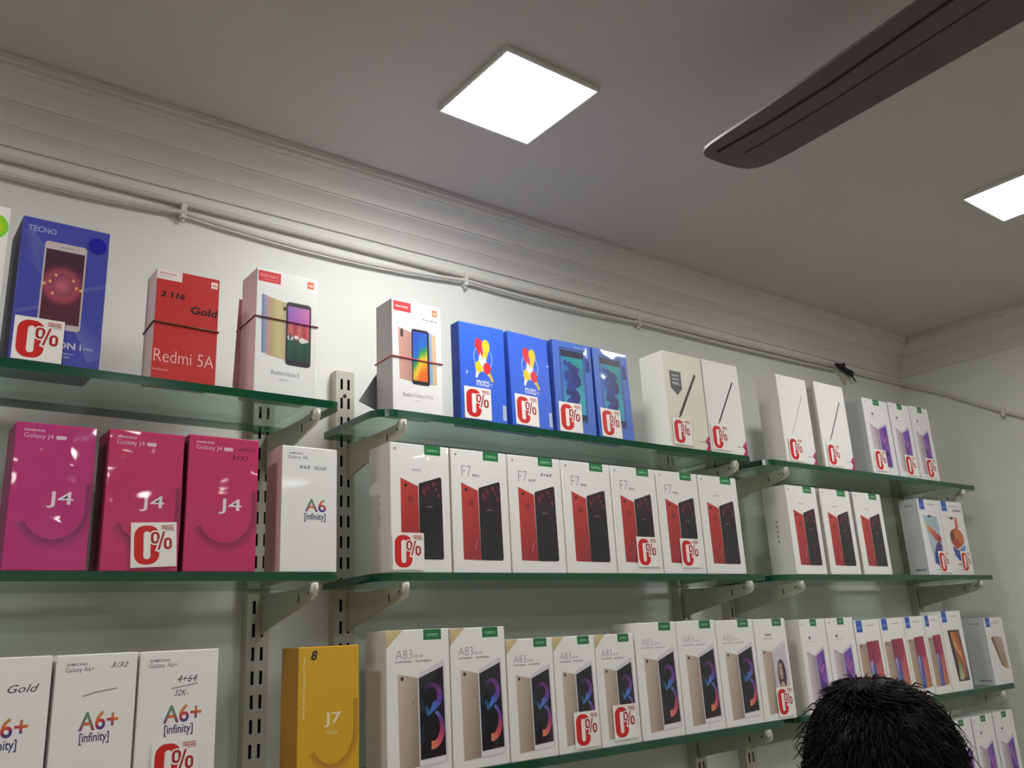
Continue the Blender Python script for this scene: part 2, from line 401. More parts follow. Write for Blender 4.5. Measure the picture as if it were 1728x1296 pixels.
def redmi_art():
    a = Art(.075, .136)
    a.rect(.0, .905, .39, 1, (244, 232, 232)); a.blocks(.04, .955, .30, .972, (226, 150, 156), 10); a.blocks(.04, .928, .24, .94, (236, 190, 192), 10)
    a.rrect(.86, .905, .965, .965, .0008, (250, 236, 232)); a.text('mi', .88, .92, .945, .95, (214, 90, 60), bold=.03, res=2)
    a.text('2 116', .07, .745, .45, .80, (20, 8, 10), bold=.035, shear=.15); a.text('Gold', .55, .63, .985, .70, (20, 8, 10), bold=.025, shear=.1)
    a.text('Redmi 5A', .03, .155, .955, .265, (250, 214, 208), bold=-.012); a.blocks(.02, .075, .26, .095, (240, 150, 140), 9)
    return a
def note5_art():
    a = Art(.085, .164)
    a.rect(.025, .895, .385, .985, (222, 44, 56)); a.text('Redmi Note 5', .06, .935, .34, .962, (250, 190, 190), res=2); a.blocks(.08, .912, .34, .922, (240, 130, 136), 9)
    a.rrect(.83, .91, .94, .97, .0008, (240, 112, 50)); a.text('mi', .85, .927, .92, .953, (255, 236, 220), bold=.03, res=2)
    a.quad([(.105, .315), (.18, .31), (.165, .785), (.09, .79)], 2, 1, lambda s_, t: (110+60*s_, 140+30*s_, 196))
    a.quad([(.18, .305), (.25, .30), (.235, .775), (.165, .78)], 2, 1, lambda s_, t: (186+30*s_, 160, 150))
    a.quad([(.25, .30), (.50, .285), (.49, .75), (.235, .775)], 4, 1, lambda s_, t: (184+30*math.sin(PI*s_), 172+26*math.sin(PI*s_), 130+20*s_))
    a.oval(.46, .70, .028, .018, (50, 44, 44), 10)
    a.rrect(.485, .245, .90, .765, .005, (46, 42, 52))
    def sc(s_, t):
        if t > .66: return (150+70*s_, 90+60*(t-.66)+20*s_, 190)
        if t > .42: return (170+50*math.sin(9*s_)**2, 84+30*math.sin(14*s_), 90)
        return (30, 70+40*t+10*math.sin(14*s_), 60)
    a.quad([(.515, .29), (.87, .29), (.87, .73), (.515, .73)], 10, 14, sc)
    for x, y, r in ((.56, .47, .05), (.66, .48, .04), (.76, .46, .06), (.83, .46, .03)): a.oval(x, y, r, r*.4, (226, 226, 226), 10)
    a.oval(.56, .48, .022, .03, (90, 90, 100), 10)
    a.text('Redmi Note 5', .27, .155, .72, .19, (176, 178, 184), res=2); a.blocks(.40, .115, .55, .125, (200, 202, 206), 6)
    return a
def note5pro_art():
    a = Art(.083, .163)
    a.rect(.03, .895, .385, .985, (226, 46, 58)); a.blocks(.07, .93, .34, .948, (250, 190, 190), 9)
    a.rrect(.82, .905, .93, .965, .0008, (238, 112, 60)); a.text('mi', .84, .922, .91, .948, (255, 236, 220), bold=.03, res=2)
    a.blocks(.62, .905, .76, .915, (200, 200, 206), 5); a.blocks(.62, .85, .92, .866, (140, 140, 150), 6)
    a.quad([(.14, .285), (.40, .27), (.38, .715), (.12, .75)], 4, 1, lambda s_, t: (216-30*s_, 164-20*s_, 150-14*s_))
    a.rrect(.165, .66, .22, .735, .002, (60, 52, 54))
    a.quad([(.80, .27), (.89, .27), (.88, .725), (.79, .735)], 2, 1, lambda s_, t: (222, 200-14*s_, 150)); a.quad([(.70, .27), (.81, .27), (.80, .74), (.69, .75)], 2, 1, lambda s_, t: (120+40*s_, 158+20*s_, 206))
    a.rrect(.385, .25, .74, .755, .004, (34, 34, 44))
    def sc(s_, t):
        k = t-.45*s_+.05*math.sin(9*s_)
        return ramp([(0, (232, 110, 40)), (.12, (236, 160, 40)), (.3, (226, 200, 50)), (.42, (70, 160, 70)), (.55, (30, 110, 200)), (1, (40, 80, 190))])(k+.15)
    a.quad([(.41, .285), (.70, .285), (.70, .73), (.41, .73)], 12, 22, sc)
    a.strip([(.41, .30), (.5, .36), (.6, .46), (.7, .50)], .0008, lambda t: (250, 220, 90))
    a.text('Redmi Note 5 Pro', .20, .135, .80, .17, (184, 186, 192), res=2); a.blocks(.42, .10, .55, .108, (204, 204, 208), 5)
    return a
def moto_art():
    a = Art(.085, .149)
    pts = [(.505+.20*math.cos(2*PI*j/28), .655+.135*math.sin(2*PI*j/28)) for j in range(29)]
    a.strip(pts, .0016, lambda t: (150, 190, 248))
    R_, Y_, W3 = (230, 44, 62), (244, 210, 44), (252, 250, 250)
    a.oval(.42, .79, .085, .066, R_); a.oval(.575, .785, .085, .066, Y_)
    a.strip([(.40, .79), (.45, .70), (.50, .60)], lambda t: .012-.006*t, lambda t: R_); a.strip([(.60, .79), (.56, .70), (.53, .62)], lambda t: .012-.006*t, lambda t: Y_)
    a.poly([(.335, .50), (.45, .71), (.50, .60), (.54, .68), (.66, .49), (.60, .47), (.54, .585), (.50, .50), (.455, .585), (.40, .47)], W3)
    a.oval(.41, .555, .085, .06, Y_); a.oval(.585, .55, .085, .062, R_); a.strip([(.37, .50), (.345, .44)], .004, lambda t: W3); a.strip([(.63, .50), (.70, .42)], .005, lambda t: (230, 190, 70))
    a.poly([(.43, .60), (.48, .685), (.52, .60), (.50, .56)], W3)
    a.text('moto', .34, .355, .62, .43, (232, 240, 252), bold=.01, shear=.1); a.text('c', .64, .365, .70, .40, (180, 206, 248)); a.blocks(.38, .325, .62, .335, (120, 160, 240), 9)
    a.rect(.90, .04, .975, .19, (216, 226, 240))
    for i in range(9): a.rect(.91, .055+.014*i, .965, .060+.014*i, (130, 150, 180))
    return a
def tab_art():
    a = Art(.085, .152)
    a.rrect(.165, .13, .80, .93, .003, (30, 40, 74)); a.rrect(.18, .14, .785, .92, .003, (70, 110, 196))
    a.rect(.19, .83, .775, .905, (34, 38, 66)); a.rect(.19, .15, .775, .215, (34, 40, 70))
    def sc(s_, t):
        return (34+20*math.sin(5*t), 130+30*s_+20*math.sin(7*t), 178+24*math.sin(3*t+2*s_))
    a.quad([(.215, .215), (.75, .215), (.75, .83), (.215, .83)], 6, 10, sc)
    for x, y, r, k in ((.30, .76, .05, 0), (.40, .74, .07, 0), (.50, .68, .12, 1), (.36, .62, .11, 0), (.55, .58, .13, 1), (.42, .50, .12, 0), (.50, .40, .13, 1), (.38, .32, .10, 0), (.33, .44, .06, 1), (.60, .70, .05, 0)):
        a.oval(x, y, r, r*.62, ((40, 60, 150), (32, 46, 120))[k], 12)
    a.rect(.83, .70, .93, .86, (34, 52, 130)); a.blocks(.56, .945, .9, .965, (150, 180, 236), 6)
    return a
def pen_art(kind):
    a = Art(.104, .176)
    w, c = ((.0058, (30, 32, 28)), (.0036, (44, 44, 50)), (.0016, (170, 172, 174)), (.0032, (110, 104, 104)))[kind]
    a.strip([(.30, .335), (.80, .80)], w, lambda t: c); a.strip([(.275, .31), (.30, .335)], w*.5, lambda t: c)
    if kind == 0:
        a.poly([(.13, .80), (.13, .62), (.29, .545), (.42, .62), (.42, .80)], (66, 70, 72))
        for i in range(3): a.blocks(.19, .745-.04*i, .36, .765-.04*i, (190, 194, 196), 5)
        a.rect(.19, .655, .38, .661, (190, 194, 196))
    a.oval(.12, .965, .02, .012, (214, 214, 218), 8)
    a.blocks(.72, .085, .86, .095, (120, 124, 126), 6)
    m1, m2 = (206, 50, 120), (150, 30, 84)
    a.poly([(.88, .10), (1, .17), (1, .09)], m1); a.poly([(.88, .10), (1, .09), (.95, .06)], m2); a.poly([(.86, .0), (.95, .06), (1, .0)], m1); a.poly([(.95, .06), (1, .09), (1, 0)], m2)
    return a
def badge_art():
    a = Art(.08, .17)
    for r in range(12): a.oval(.82, .86, .17*(1-r/16), .085*(1-r/16), (120+r*9, 226, 30), 20)
    a.oval(.86, .84, .03, .015, (60, 110, 30), 10)
    return a

# ------------------------------------------------------------------ materials
M_WALL = mat('wall_paint', (226, 228, 222), .55, noise=.03, nscale=6, bump=.08)
M_CEIL = mat('ceiling_paint', (200, 195, 192), .7, noise=.03, nscale=5, bump=.05)
M_TRIM = mat('moulding_paint', (216, 214, 208), .5, noise=.03, nscale=12)
M_WALL2 = mat('display_wall_paint', (196, 190, 180), .6, noise=.05, nscale=6)
M_FLOOR = mat('floor_tile', (176, 170, 160), .3, noise=.1, nscale=8)
M_STEEL = mat('cream_enamelled_steel', (196, 194, 178), .38, noise=.04, nscale=40)
M_SLOT = mat('slot_dark', (14, 13, 11), .9)
M_PAD = mat('clear_rubber_pad', (226, 226, 218), .25)
M_CABLE = mat('white_cable_sheath', (206, 204, 196), .45)
M_BLACK = mat('black_plastic', (16, 16, 15), .5)
M_FAN = mat('fan_blade_bronze_paint', (84, 77, 72), .5, noise=.2, nscale=25)
M_FANG = mat('fan_groove', (26, 22, 20), .7)
M_LAMPF = mat('lamp_rim_white', (232, 230, 226), .4)
M_LAMP = mat('lit_panel_diffuser', (255, 255, 255), .5, emis=((1.0, .985, .96), LAMP))
M_BAND = mat('rubber_band', (112, 30, 44), .5)
M_BANDR = mat('rubber_band_red', (206, 70, 84), .5)
M_BANDD = mat('rubber_band_olive', (84, 60, 30), .5)
def glass_mats():
    m = bpy.data.materials.new('shelf_glass'); m.use_nodes = True; nt = m.node_tree; nt.nodes.clear()
    o = nt.nodes.new('ShaderNodeOutputMaterial'); mx = nt.nodes.new('ShaderNodeMixShader'); t = nt.nodes.new('ShaderNodeBsdfTransparent')
    g = nt.nodes.new('ShaderNodeBsdfGlossy'); lw = nt.nodes.new('ShaderNodeLayerWeight'); pw = nt.nodes.new('ShaderNodeMath'); pw.operation = 'POWER'; pw.inputs[1].default_value = 5; fr = nt.nodes.new('ShaderNodeMath'); fr.operation = 'MULTIPLY_ADD'; fr.inputs[1].default_value = .94; fr.inputs[2].default_value = .05; lw.inputs['Blend'].default_value = .5; nt.links.new(lw.outputs['Facing'], pw.inputs[0]); nt.links.new(pw.outputs[0], fr.inputs[0])
    t.inputs[0].default_value = (.72, .80, .755, 1); g.inputs['Roughness'].default_value = .03; g.inputs['Color'].default_value = (.85, .95, .9, 1)
    nt.links.new(fr.outputs[0], mx.inputs[0]); nt.links.new(t.outputs[0], mx.inputs[1]); nt.links.new(g.outputs[0], mx.inputs[2]); nt.links.new(mx.outputs[0], o.inputs[0])
    e = mat('shelf_glass_edge', (18, 76, 52), .12, spec=.6, noise=.35, nscale=9)
    return [m, e]
M_GLASS = glass_mats()

# ------------------------------------------------------------------ room
WY, WX = 1.183, 2.34           # shelf wall, right wall
LX, BY = -1.7, -2.3
CZ = .74; FZ = -ZC
def Z(z): return z+ZC
def struct(name, bm, m):
    return tag(obj(name, bm, m), kind='structure')
bm = bmesh.new(); bx(bm, LX-.1, WX+.1, WY, WY+.1, 0, Z(CZ)+.05); struct('wall_rear', bm, M_WALL)
bm = bmesh.new(); bx(bm, WX, WX+.1, BY-.1, WY, 0, Z(CZ)+.05); struct('wall_right', bm, M_WALL)
bm = bmesh.new(); bx(bm, LX-.1, LX, BY-.1, WY, 0, Z(CZ)+.05); struct('wall_left', bm, M_WALL2)
bm = bmesh.new(); bx(bm, LX, WX, BY-.1, BY, 0, Z(CZ)+.05); struct('wall_front', bm, M_WALL2)
bm = bmesh.new(); bx(bm, LX-.1, WX+.1, BY-.1, WY+.1, -.1, 0); struct('floor', bm, M_FLOOR)
bm = bmesh.new(); bx(bm, LX-.1, WX+.1, BY-.1, WY+.1, Z(CZ), Z(CZ)+.1); struct('ceiling', bm, M_CEIL)
# stepped cove moulding: (distance from wall, height), as y = WY - d
prof = [(.0, .74), (.0775, .74), (.0775, .7315), (.0705, .7315), (.0705, .7262), (.0615, .7262)]
def cove(p, q, sag, n=6):
    out = []
    for i in range(n+1):
        t = i/n; x = p[0]+(q[0]-p[0])*t; z = p[1]+(q[1]-p[1])*t; k = sag*math.sin(PI*t)
        d = Vector((q[0]-p[0], q[1]-p[1])).normalized(); out.append((x+d.y*k, z-d.x*k))
    return out
prof += cove((.0615, .7245), (.034, .7015), .006)+[(.031, .7015)]+cove((.031, .699), (.013, .677), .003)+[(.0115, .677)]+cove((.0115, .675), (.004, .657), .0015)+[(.004, .652), (.0, .652)]
bm = bmesh.new(); prism(bm, [(WY-d, Z(z)) for d, z in prof], 'x', LX, WX); struct('trim_1', bm, M_TRIM)
bm = bmesh.new(); prism(bm, [(WX-d, Z(z)) for d, z in prof], 'y', BY, WY); struct('trim_2', bm, M_TRIM)

# ------------------------------------------------------------------ ceiling panel lamps
def lamp(cx, cy, label, sz=.158, rz=0):
    r = empty('ceiling_panel_light', (cx, cy, Z(CZ))); r.rotation_euler.z = rz
    tag(r, label, 'ceiling light', 'square panel lights in the ceiling')
    h = sz/2
    b = bmesh.new(); o_ = h+.003
    for (x0, x1, y0, y1) in ((-o_, o_, -o_, -h), (-o_, o_, h, o_), (-o_, -h, -h, h), (h, o_, -h, h)): bx(b, x0, x1, y0, y1, -.007, 0)
    obj('rim', b, M_LAMPF, r)
    b = bmesh.new(); bx(b, -h, h, -h, h, -.0065, -.002); obj('diffuser', b, M_LAMP, r)
    return r
lamp(.692, .826, 'lit white square ceiling panel, the large one near the middle')
lamp(1.649, .535, 'lit white square ceiling panel cut by the right edge of the view')
lamp(-.30, .70, 'added lit white square ceiling panel left of the shelves, out of the view')  # unseen panel added to brighten the left wall and box sides
lamp(-.32, -.62, 'added unseen lit white square ceiling panel over the back left of the shop')  # from here down: unseen panels added to lift ceiling and box brightness
lamp(1.58, -.70, 'added unseen lit white square ceiling panel over the back right of the shop')
lamp(.66, -.80, 'added lit white square ceiling panel behind the ceiling fan, out of the view')
lamp(-.32, -1.70, 'added unseen lit white square ceiling panel in the far left corner behind the view')
lamp(.66, -1.70, 'added unseen lit white square ceiling panel by the wall behind the view')
lamp(1.62, -1.70, 'added unseen lit white square ceiling panel in the far right corner behind the view')

# ------------------------------------------------------------------ ceiling fan
def fan():
    hx, hy, hz = .872, .0, .62
    r = empty('ceiling_fan', (hx, hy, Z(hz))); tag(r, 'brown metal ceiling fan with long ribbed blades under the ceiling', 'ceiling fan')
    b = bmesh.new(); n = 32
    ring = []
    for rad, z in ((.0, -.035), (.06, -.034), (.09, -.022), (.098, 0), (.095, .02), (.07, .04), (.03, .046), (.0, .046)):
        ring.append((rad, z))
    prev = None
    for rad, z in ring:
        cur = [b.verts.new((rad*math.cos(2*PI*k/n), rad*math.sin(2*PI*k/n), z)) for k in range(n)] if rad else [b.verts.new((0, 0, z))]
        if prev:
            for k in range(n):
                a_, c_ = prev, cur
                if len(a_) == 1: b.faces.new((a_[0], c_[(k+1) % n], c_[k]))
                elif len(c_) == 1: b.faces.new((a_[k], a_[(k+1) % n], c_[0]))
                else: b.faces.new((a_[k], a_[(k+1) % n], c_[(k+1) % n], c_[k]))
        prev = cur
    obj('motor_housing', b, M_FAN, r, smooth=True)
    b = bmesh.new(); tube(b, [(0, 0, .044), (0, 0, .10)], .012, 12); obj('down_rod', b, M_FAN, r)
    b = bmesh.new(); tube(b, [(0, 0, .085), (0, 0, CZ-hz)], [.05, .06], 20); obj('canopy', b, M_FAN, r)
    # blade outline in its own axes: l along the blade, w across
    tip = [(.10, -.056), (.12, -.066), (.30, -.0625), (.483, -.0575), (.594, -.054), (.622, -.0515), (.640, -.044), (.649, -.034), (.6535, -.018), (.6555, .0), (.656, .014), (.6555, .032), (.654, .044), (.649, .053), (.641, .058), (.628, .0605), (.600, .061), (.527, .061), (.30, .069), (.12, .070), (.10, .060)]
    for i, ang in enumerate((85.8, 205.8, 325.8)):
        b = bmesh.new(); prism(b, [(x, y) for x, y in tip], 'z', -.002, .002)
        o = obj('blade', b, M_FAN, r); o.rotation_euler.z = math.radians(ang)
        b = bmesh.new()
        def rib(pts, w, dz):
            for (x0, y0), (x1, y1) in zip(pts, pts[1:]):
                d = Vector((x1-x0, y1-y0)).normalized(); nx, ny = -d.y*w/2, d.x*w/2
                prism(b, [(x0+nx, y0+ny), (x1+nx, y1+ny), (x1-nx, y1-ny), (x0-nx, y0-ny)], 'z', -.002-dz, -.0015)
        rib([(.13, .046), (.309, .040), (.466, .030), (.56, .031), (.637, .0386)], .0042, .0009)
        rib([(.13, .006), (.288, .0041), (.487, -.0020), (.598, .0004), (.621, .0028)], .0014, .0006)
        o2 = obj('groove', b, M_FANG, o)
        b = bmesh.new(); bx(b, .06, .20, -.02, .02, .002, .006, bev=.001); obj('blade_arm', b, M_FAN, o)
fan()

# ------------------------------------------------------------------ slotted posts, brackets, glass shelves
POSTX = {'A': (.468, 'left of the pale box with rainbow lettering'), 'B': (.5955, 'left of the glass shelves in the middle'), 'C': (1.318, 'right end of the middle shelves'), 'D': (1.462, 'left end of the right-hand shelves'), 'E': (2.195, 'beside the right wall')}
def post(key):
    cx, where = POSTX[key]; w, y0, y1 = .0155, 1.165, WY; zt, zb = Z(.41), .25
    b = bmesh.new()
    def q(x0, x1, z0, z1, y=y0, mi=0):
        fc = b.faces.new([b.verts.new((x, y, z)) for x, z in ((x0, z0), (x1, z0), (x1, z1), (x0, z1))]); fc.material_index = mi
    cols = [(-w, -.0080), (-.0080, -.0040), (-.0040, .0036), (.0036, .0076), (.0076, w)]
    for i in (0, 2, 4): q(cx+cols[i][0], cx+cols[i][1], zb, zt)
    n = int((zt-zb)/.030)
    for i in (1, 3):
        z = zt
        for k in range(n):
            q(cx+cols[i][0], cx+cols[i][1], z-.013, z); z -= .030   # web between two slots; the slot itself stays open
            if k == n-1: q(cx+cols[i][0], cx+cols[i][1], zb, z+.005)
    for sx in (-1, 1):
        b.faces.new([b.verts.new(p) for p in ((cx+sx*w, y0, zb), (cx+sx*w, y1, zb), (cx+sx*w, y1, zt), (cx+sx*w, y0, zt))])
    b.faces.new([b.verts.new(p) for p in ((cx-w, y0, zt), (cx+w, y0, zt), (cx+w, y1, zt), (cx-w, y1, zt))])
    q(cx-w, cx+w, zb, zt, y1-.003, 1)
    o = obj('slotted_upright', b, [M_STEEL, M_SLOT])
    tag(o, 'cream slotted steel upright on the wall, '+where, 'shelf upright', 'slotted uprights on the shelf wall')
    if key == 'B':
        b = bmesh.new(); tube(b, [(cx-.001, y0-.001, zt-.040), (cx-.001, y0+.001, zt-.040)], .003, 10); s_ = obj('screw', b, M_BLACK, o)
    return o
for k in POSTX: post(k)

SHZ = {1: .309, 2: .0905, 3: -.1585, 4: -.385}
TH = .0105
prof_b = [(1.1645, -.001), (1.150, -.003), (1.10, -.0045), (1.05, -.0045), (1.02, -.003), (1.005, -.001), (.9985, -.002), (.9965, -.008), (.998, -.016), (1.004, -.020), (1.015, -.023), (1.05, -.030), (1.10, -.0405), (1.145, -.050), (1.158, -.054), (1.1645, -.056)]
def bracket(cx, sh, label, dx=0):
    zt = Z(SHZ[sh]-TH)-.0015
    r = empty('shelf_bracket', (cx, 1.1645, zt)); tag(r, label, 'shelf bracket', 'cantilever brackets under the glass shelves')
    b = bmesh.new(); prism(b, [(y-1.1645, z) for y, z in prof_b], 'x', -.0014, .0014)
    bx(b, -.0014, .0014, -.001, .009, -.028, -.012); bx(b, -.0014, .0014, -.001, .009, -.052, -.038)
    obj('plate', b, M_STEEL, r)
    b = bmesh.new(); prism(b, [(-.165, -.012), (-.165, .0008), (-.158, .0012), (-.152, -.001), (-.152, -.012), (-.158, -.015)], 'x', -.0045, .0045)
    bmesh.ops.bevel(b, geom=b.edges[:], offset=.0015, segments=2, affect='EDGES'); obj('rubber_pad', b, M_PAD, r, smooth=True)
    b = bmesh.new(); tube(b, [(-.0016, -.147, -.011), (.0016, -.147, -.011)], .0017, 8); obj('bolt_hole', b, M_SLOT, r)
    b = bmesh.new(); bx(b, -.0018, .0018, -.121, -.119, -.022, -.012); obj('notch', b, M_SLOT, r)
names = {1: 'top', 2: 'middle', 3: 'lower', 4: 'bottom'}
for sh in (1, 2, 3, 4):
    bracket(.4725, sh, 'cream steel bracket under the right end of the left-hand %s glass shelf' % names[sh]) if sh < 4 else None
    bracket(.6005, sh, 'cream steel bracket under the left end of the middle bay, %s glass shelf' % names[sh])
    bracket(1.3130, sh, 'cream steel bracket under the right end of the middle bay, %s glass shelf' % names[sh])
    bracket(1.4670, sh, 'cream steel bracket under the left end of the right-hand bay, %s glass shelf' % names[sh])
    bracket(2.1900, sh, 'cream steel bracket by the right wall under the %s glass shelf' % names[sh])

def glass_shelf(x0, x1, sh, label, lc=True, rc=True):
    z1 = Z(SHZ[sh]); z0 = z1-TH; y0, y1 = 1.0, 1.163; rr = .030
    pts = []
    def arc(cx, cy, a0, a1, n=8):
        for j in range(n+1):
            a = math.radians(a0+(a1-a0)*j/n); pts.append((cx+rr*math.cos(a), cy+rr*math.sin(a)))
    pts.append((x0, y1))
    if lc: arc(x0+rr, y0+rr, 180, 270)
    else: pts.append((x0, y0))
    if rc: 
        rr = .012; arc(x1-rr, y0+rr, 270, 360)
    else: pts.append((x1, y0))
    pts.append((x1, y1))
    b = bmesh.new(); A = [b.verts.new((x, y, z0)) for x, y in pts]; B = [b.verts.new((x, y, z1)) for x, y in pts]; n = len(pts)
    b.faces.new(A[::-1]); b.faces.new(B)
    for i in range(n):
        fc = b.faces.new((A[i], A[(i+1) % n], B[(i+1) % n], B[i])); fc.material_index = 1
    o = obj('glass_shelf', b, M_GLASS); tag(o, label, 'shelf', 'green glass shelves on the wall')
for sh in (1, 2, 3):
    glass_shelf(-.36, .505, sh, 'green-edged glass shelf at the left, %s of its column' % {1: 'topmost', 2: 'second', 3: 'third'}[sh], True, True)
for sh in (1, 2, 3, 4):
    w = {1: 'topmost', 2: 'second', 3: 'third', 4: 'lowest'}[sh]
    glass_shelf(.560, 1.362, sh, 'green-edged glass shelf in the middle bay, %s of its column' % w)
    glass_shelf(1.405, 2.256, sh, 'green-edged glass shelf in the right-hand bay, %s of its column' % w)

# ------------------------------------------------------------------ phone boxes
_cm = {}
def cmat(name, col, rough=.42, coat=.35):
    if name not in _cm: _cm[name] = mat(name, col, rough, coat=coat, noise=.02, nscale=30)
    return _cm[name]
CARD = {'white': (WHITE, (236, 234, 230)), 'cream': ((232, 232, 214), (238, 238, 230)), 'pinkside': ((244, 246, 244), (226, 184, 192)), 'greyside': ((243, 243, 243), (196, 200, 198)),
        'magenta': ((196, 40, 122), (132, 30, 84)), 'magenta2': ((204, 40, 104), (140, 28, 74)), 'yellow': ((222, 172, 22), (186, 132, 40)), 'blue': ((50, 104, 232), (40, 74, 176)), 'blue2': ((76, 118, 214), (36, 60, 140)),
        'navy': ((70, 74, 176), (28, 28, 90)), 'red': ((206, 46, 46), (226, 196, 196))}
_art = {}
def art_mesh(key, fn, film, card):
    k = (key, card)
    if k not in _art: a = fn(); _art[k] = (a.mesh('printed_front', PRINT if film else PRINTM, bg=CARD[card][0]), a.W, a.H)
    return _art[k]
_carton = {}
def carton_mesh(card, w, h, d):
    k = (card, round(w, 3), round(h, 3), d)
    if k not in _carton:
        b = bmesh.new(); bx(b, -w/2, w/2, 0, d, 0, h, bev=.0012)
        me = bpy.data.meshes.new('carton')
        for fc in b.faces:
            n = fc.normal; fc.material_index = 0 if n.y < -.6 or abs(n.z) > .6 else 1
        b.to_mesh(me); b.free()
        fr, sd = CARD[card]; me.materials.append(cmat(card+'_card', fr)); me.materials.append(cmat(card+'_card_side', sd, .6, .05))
        _carton[k] = me
    return _carton[k]
def phone_box(x0, x1, sh, ztop, art, card, label, depth=.048, sticker=None, film=True, group=None, yaw=0, y=1.004, zo=0, lean=0, srot=0, side=None):
    """x0,x1,ztop: span and top on the front plane of the shelf"""
    x0 *= y; x1 *= y; zb = SHZ[sh]+.0002+zo; h = ztop*y-zb; w = x1-x0-.0006
    r = empty('phone_box', ((x0+x1)/2, y, Z(zb)), yaw); r.rotation_euler.x = lean
    tag(r, label, 'box', group)
    link('carton', carton_mesh(card, w, h, depth), r)
    if art:
        me, aw, ah = art_mesh(art[0], art[1], film, card)
        o = link('printed_front', me, r); o.scale = (w/aw*.998, 1, h/ah*.998)
    if sticker:
        uu, vv = sticker
        o = link('discount_sticker', STICKER, r); o.location = (-w/2+uu*w+ST/2, -.0011, vv*h); o.rotation_euler.y = srot
        o['label'] = 'white sticker with a red 0%'
    if side:
        a = Art(depth, h); side(a)
        o = link('printed_side', a.mesh('printed_side', PRINTM, bg=CARD[card][1]), r); o.rotation_euler.z = -PI/2; o.location = (-w/2, depth/2, 0)
    return r, w, h
def band(r, w, h, d, v, m, drop=0):
    b = bmesh.new(); e = .0008; z = h*v
    pts = [(-w/2-e, -e, z), (w/2+e, -e, z-.001), (w/2+e, d+e, z-drop), (-w/2-e, d+e, z-drop), (-w/2-e, -e, z)]
    for p, q in zip(pts, pts[1:]): tube(b, [p, q], .0009, 6)
    obj('rubber_band', b, m, r)
F = lambda v: (lambda: v)
G1 = 'phone boxes on the top glass shelves'; G2 = 'phone boxes on the second glass shelves'; G3 = 'phone boxes on the third glass shelves'; G4 = 'phone boxes on the lowest right shelf'
# top shelf, left
phone_box(.030, .109, 1, .479, ('badge', badge_art), 'white', 'white phone box with a lime green round sticker at the left edge, top shelf', group=G1, depth=.06)
r, w, h = phone_box(.1205, .2105, 1, .4745, ('tecno', tecno_art), 'navy', 'indigo phone box picturing a white phone with a glowing red screen', depth=.072, sticker=(.03, .008), group=G1)
b = bmesh.new(); tube(b, [(w*.36, -.0012, h*.885), (w*.36, -.0002, h*.885)], .0095, 24); o = obj('round_seal', b, mat('blue_seal', (36, 26, 176), .2, coat=.6), r)
r, w, h = phone_box(.2645, .340, 1, .445, ('redmi', redmi_art), 'red', 'plain red phone box with black handwriting and thin white lettering, banded', depth=.040, film=False, group=G1)
band(r, w, h, .040, .505, M_BANDD, .004)
r, w, h = phone_box(.386, .470, 1, .4735, ('note5', note5_art), 'pinkside', 'white phone box with a dark red rubber band and pink purple phone screen', depth=.050, film=False, group=G1)
band(r, w, h, .062, .60, M_BAND, .002)
# a folded pink strip caught under its rubber band at the back
b = bmesh.new(); prism(b, [(-.003, .006), (.001, .0), (.005, .003), (.007, .09), (.005, .125), (.001, .126)], 'y', 0, .002)
o = obj('folded_strip', b, mat('pink_plastic', (186, 120, 136), .3), None, ((.386-.0035)*1.004, 1.0565, Z(SHZ[1]+.014))); o.rotation_euler.z = -.35
tag(o, 'narrow pink folded strip behind the white box with the dark red band', 'strip')
# top shelf, middle
r, w, h = phone_box(.5825, .665, 1, .472, ('note5p', note5pro_art), 'greyside', 'white phone box with a thin red band and blue to orange phone screen', depth=.045, film=False, group=G1)
band(r, w, h, .047, .475, M_BANDR, .001)
b = bmesh.new(); prism(b, [(0, 0), (-.030, .004), (.0, .055), (.012, .055), (.012, 0)], 'y', 0, .0015)
o = obj('folded_leaflet', b, mat('grey_leaflet', (128, 134, 136), .6), None, ((.5825)*1.004, 1.0535, Z(SHZ[1]+.0125)))
o.rotation_euler.y = .10; o.rotation_euler.z = .25
tag(o, 'grey triangular leaflet sticking out behind the white box with the thin red band', 'leaflet')
phone_box(.696, .7805, 1, .459, ('moto', moto_art), 'blue', 'bright blue phone box with a balloon emblem, left of two, beside the white box', depth=.022, sticker=(.06, .015), group=G1)
phone_box(.696, .7805, 1, .459, None, 'blue', 'plain blue box standing right behind the left balloon-emblem box', depth=.022, y=1.0275, group=G1)
phone_box(.7875, .8735, 1, .460, ('moto', moto_art), 'blue', 'bright blue phone box with a balloon emblem, right of two, beside the teal screens', depth=.044, sticker=(.06, .015), group=G1, lean=-.02, yaw=.075)
phone_box(.878, .9625, 1, .462, ('tab', tab_art), 'blue2', 'blue box picturing a teal screened phone, left of two', depth=.044, sticker=(.05, .01), group=G1)
phone_box(.9665, 1.052, 1, .463, ('tab', tab_art), 'blue2', 'blue box picturing a teal screened phone, right of two', depth=.044, sticker=(.05, .01), group=G1, lean=-.02, yaw=.055)
phone_box(1.1385, 1.243, 1, .4855, ('pen0', lambda: pen_art(0)), 'cream', 'tall cream white phone box with a thick black pen and a dark shield badge', depth=.058, sticker=(.07, .03), film=False, group=G1)
phone_box(1.246, 1.350, 1, .486, ('pen1', lambda: pen_art(1)), 'white', 'tall white phone box with a thin black pen, last on the middle top shelf', depth=.058, sticker=(.03, .03), film=False, group=G1)
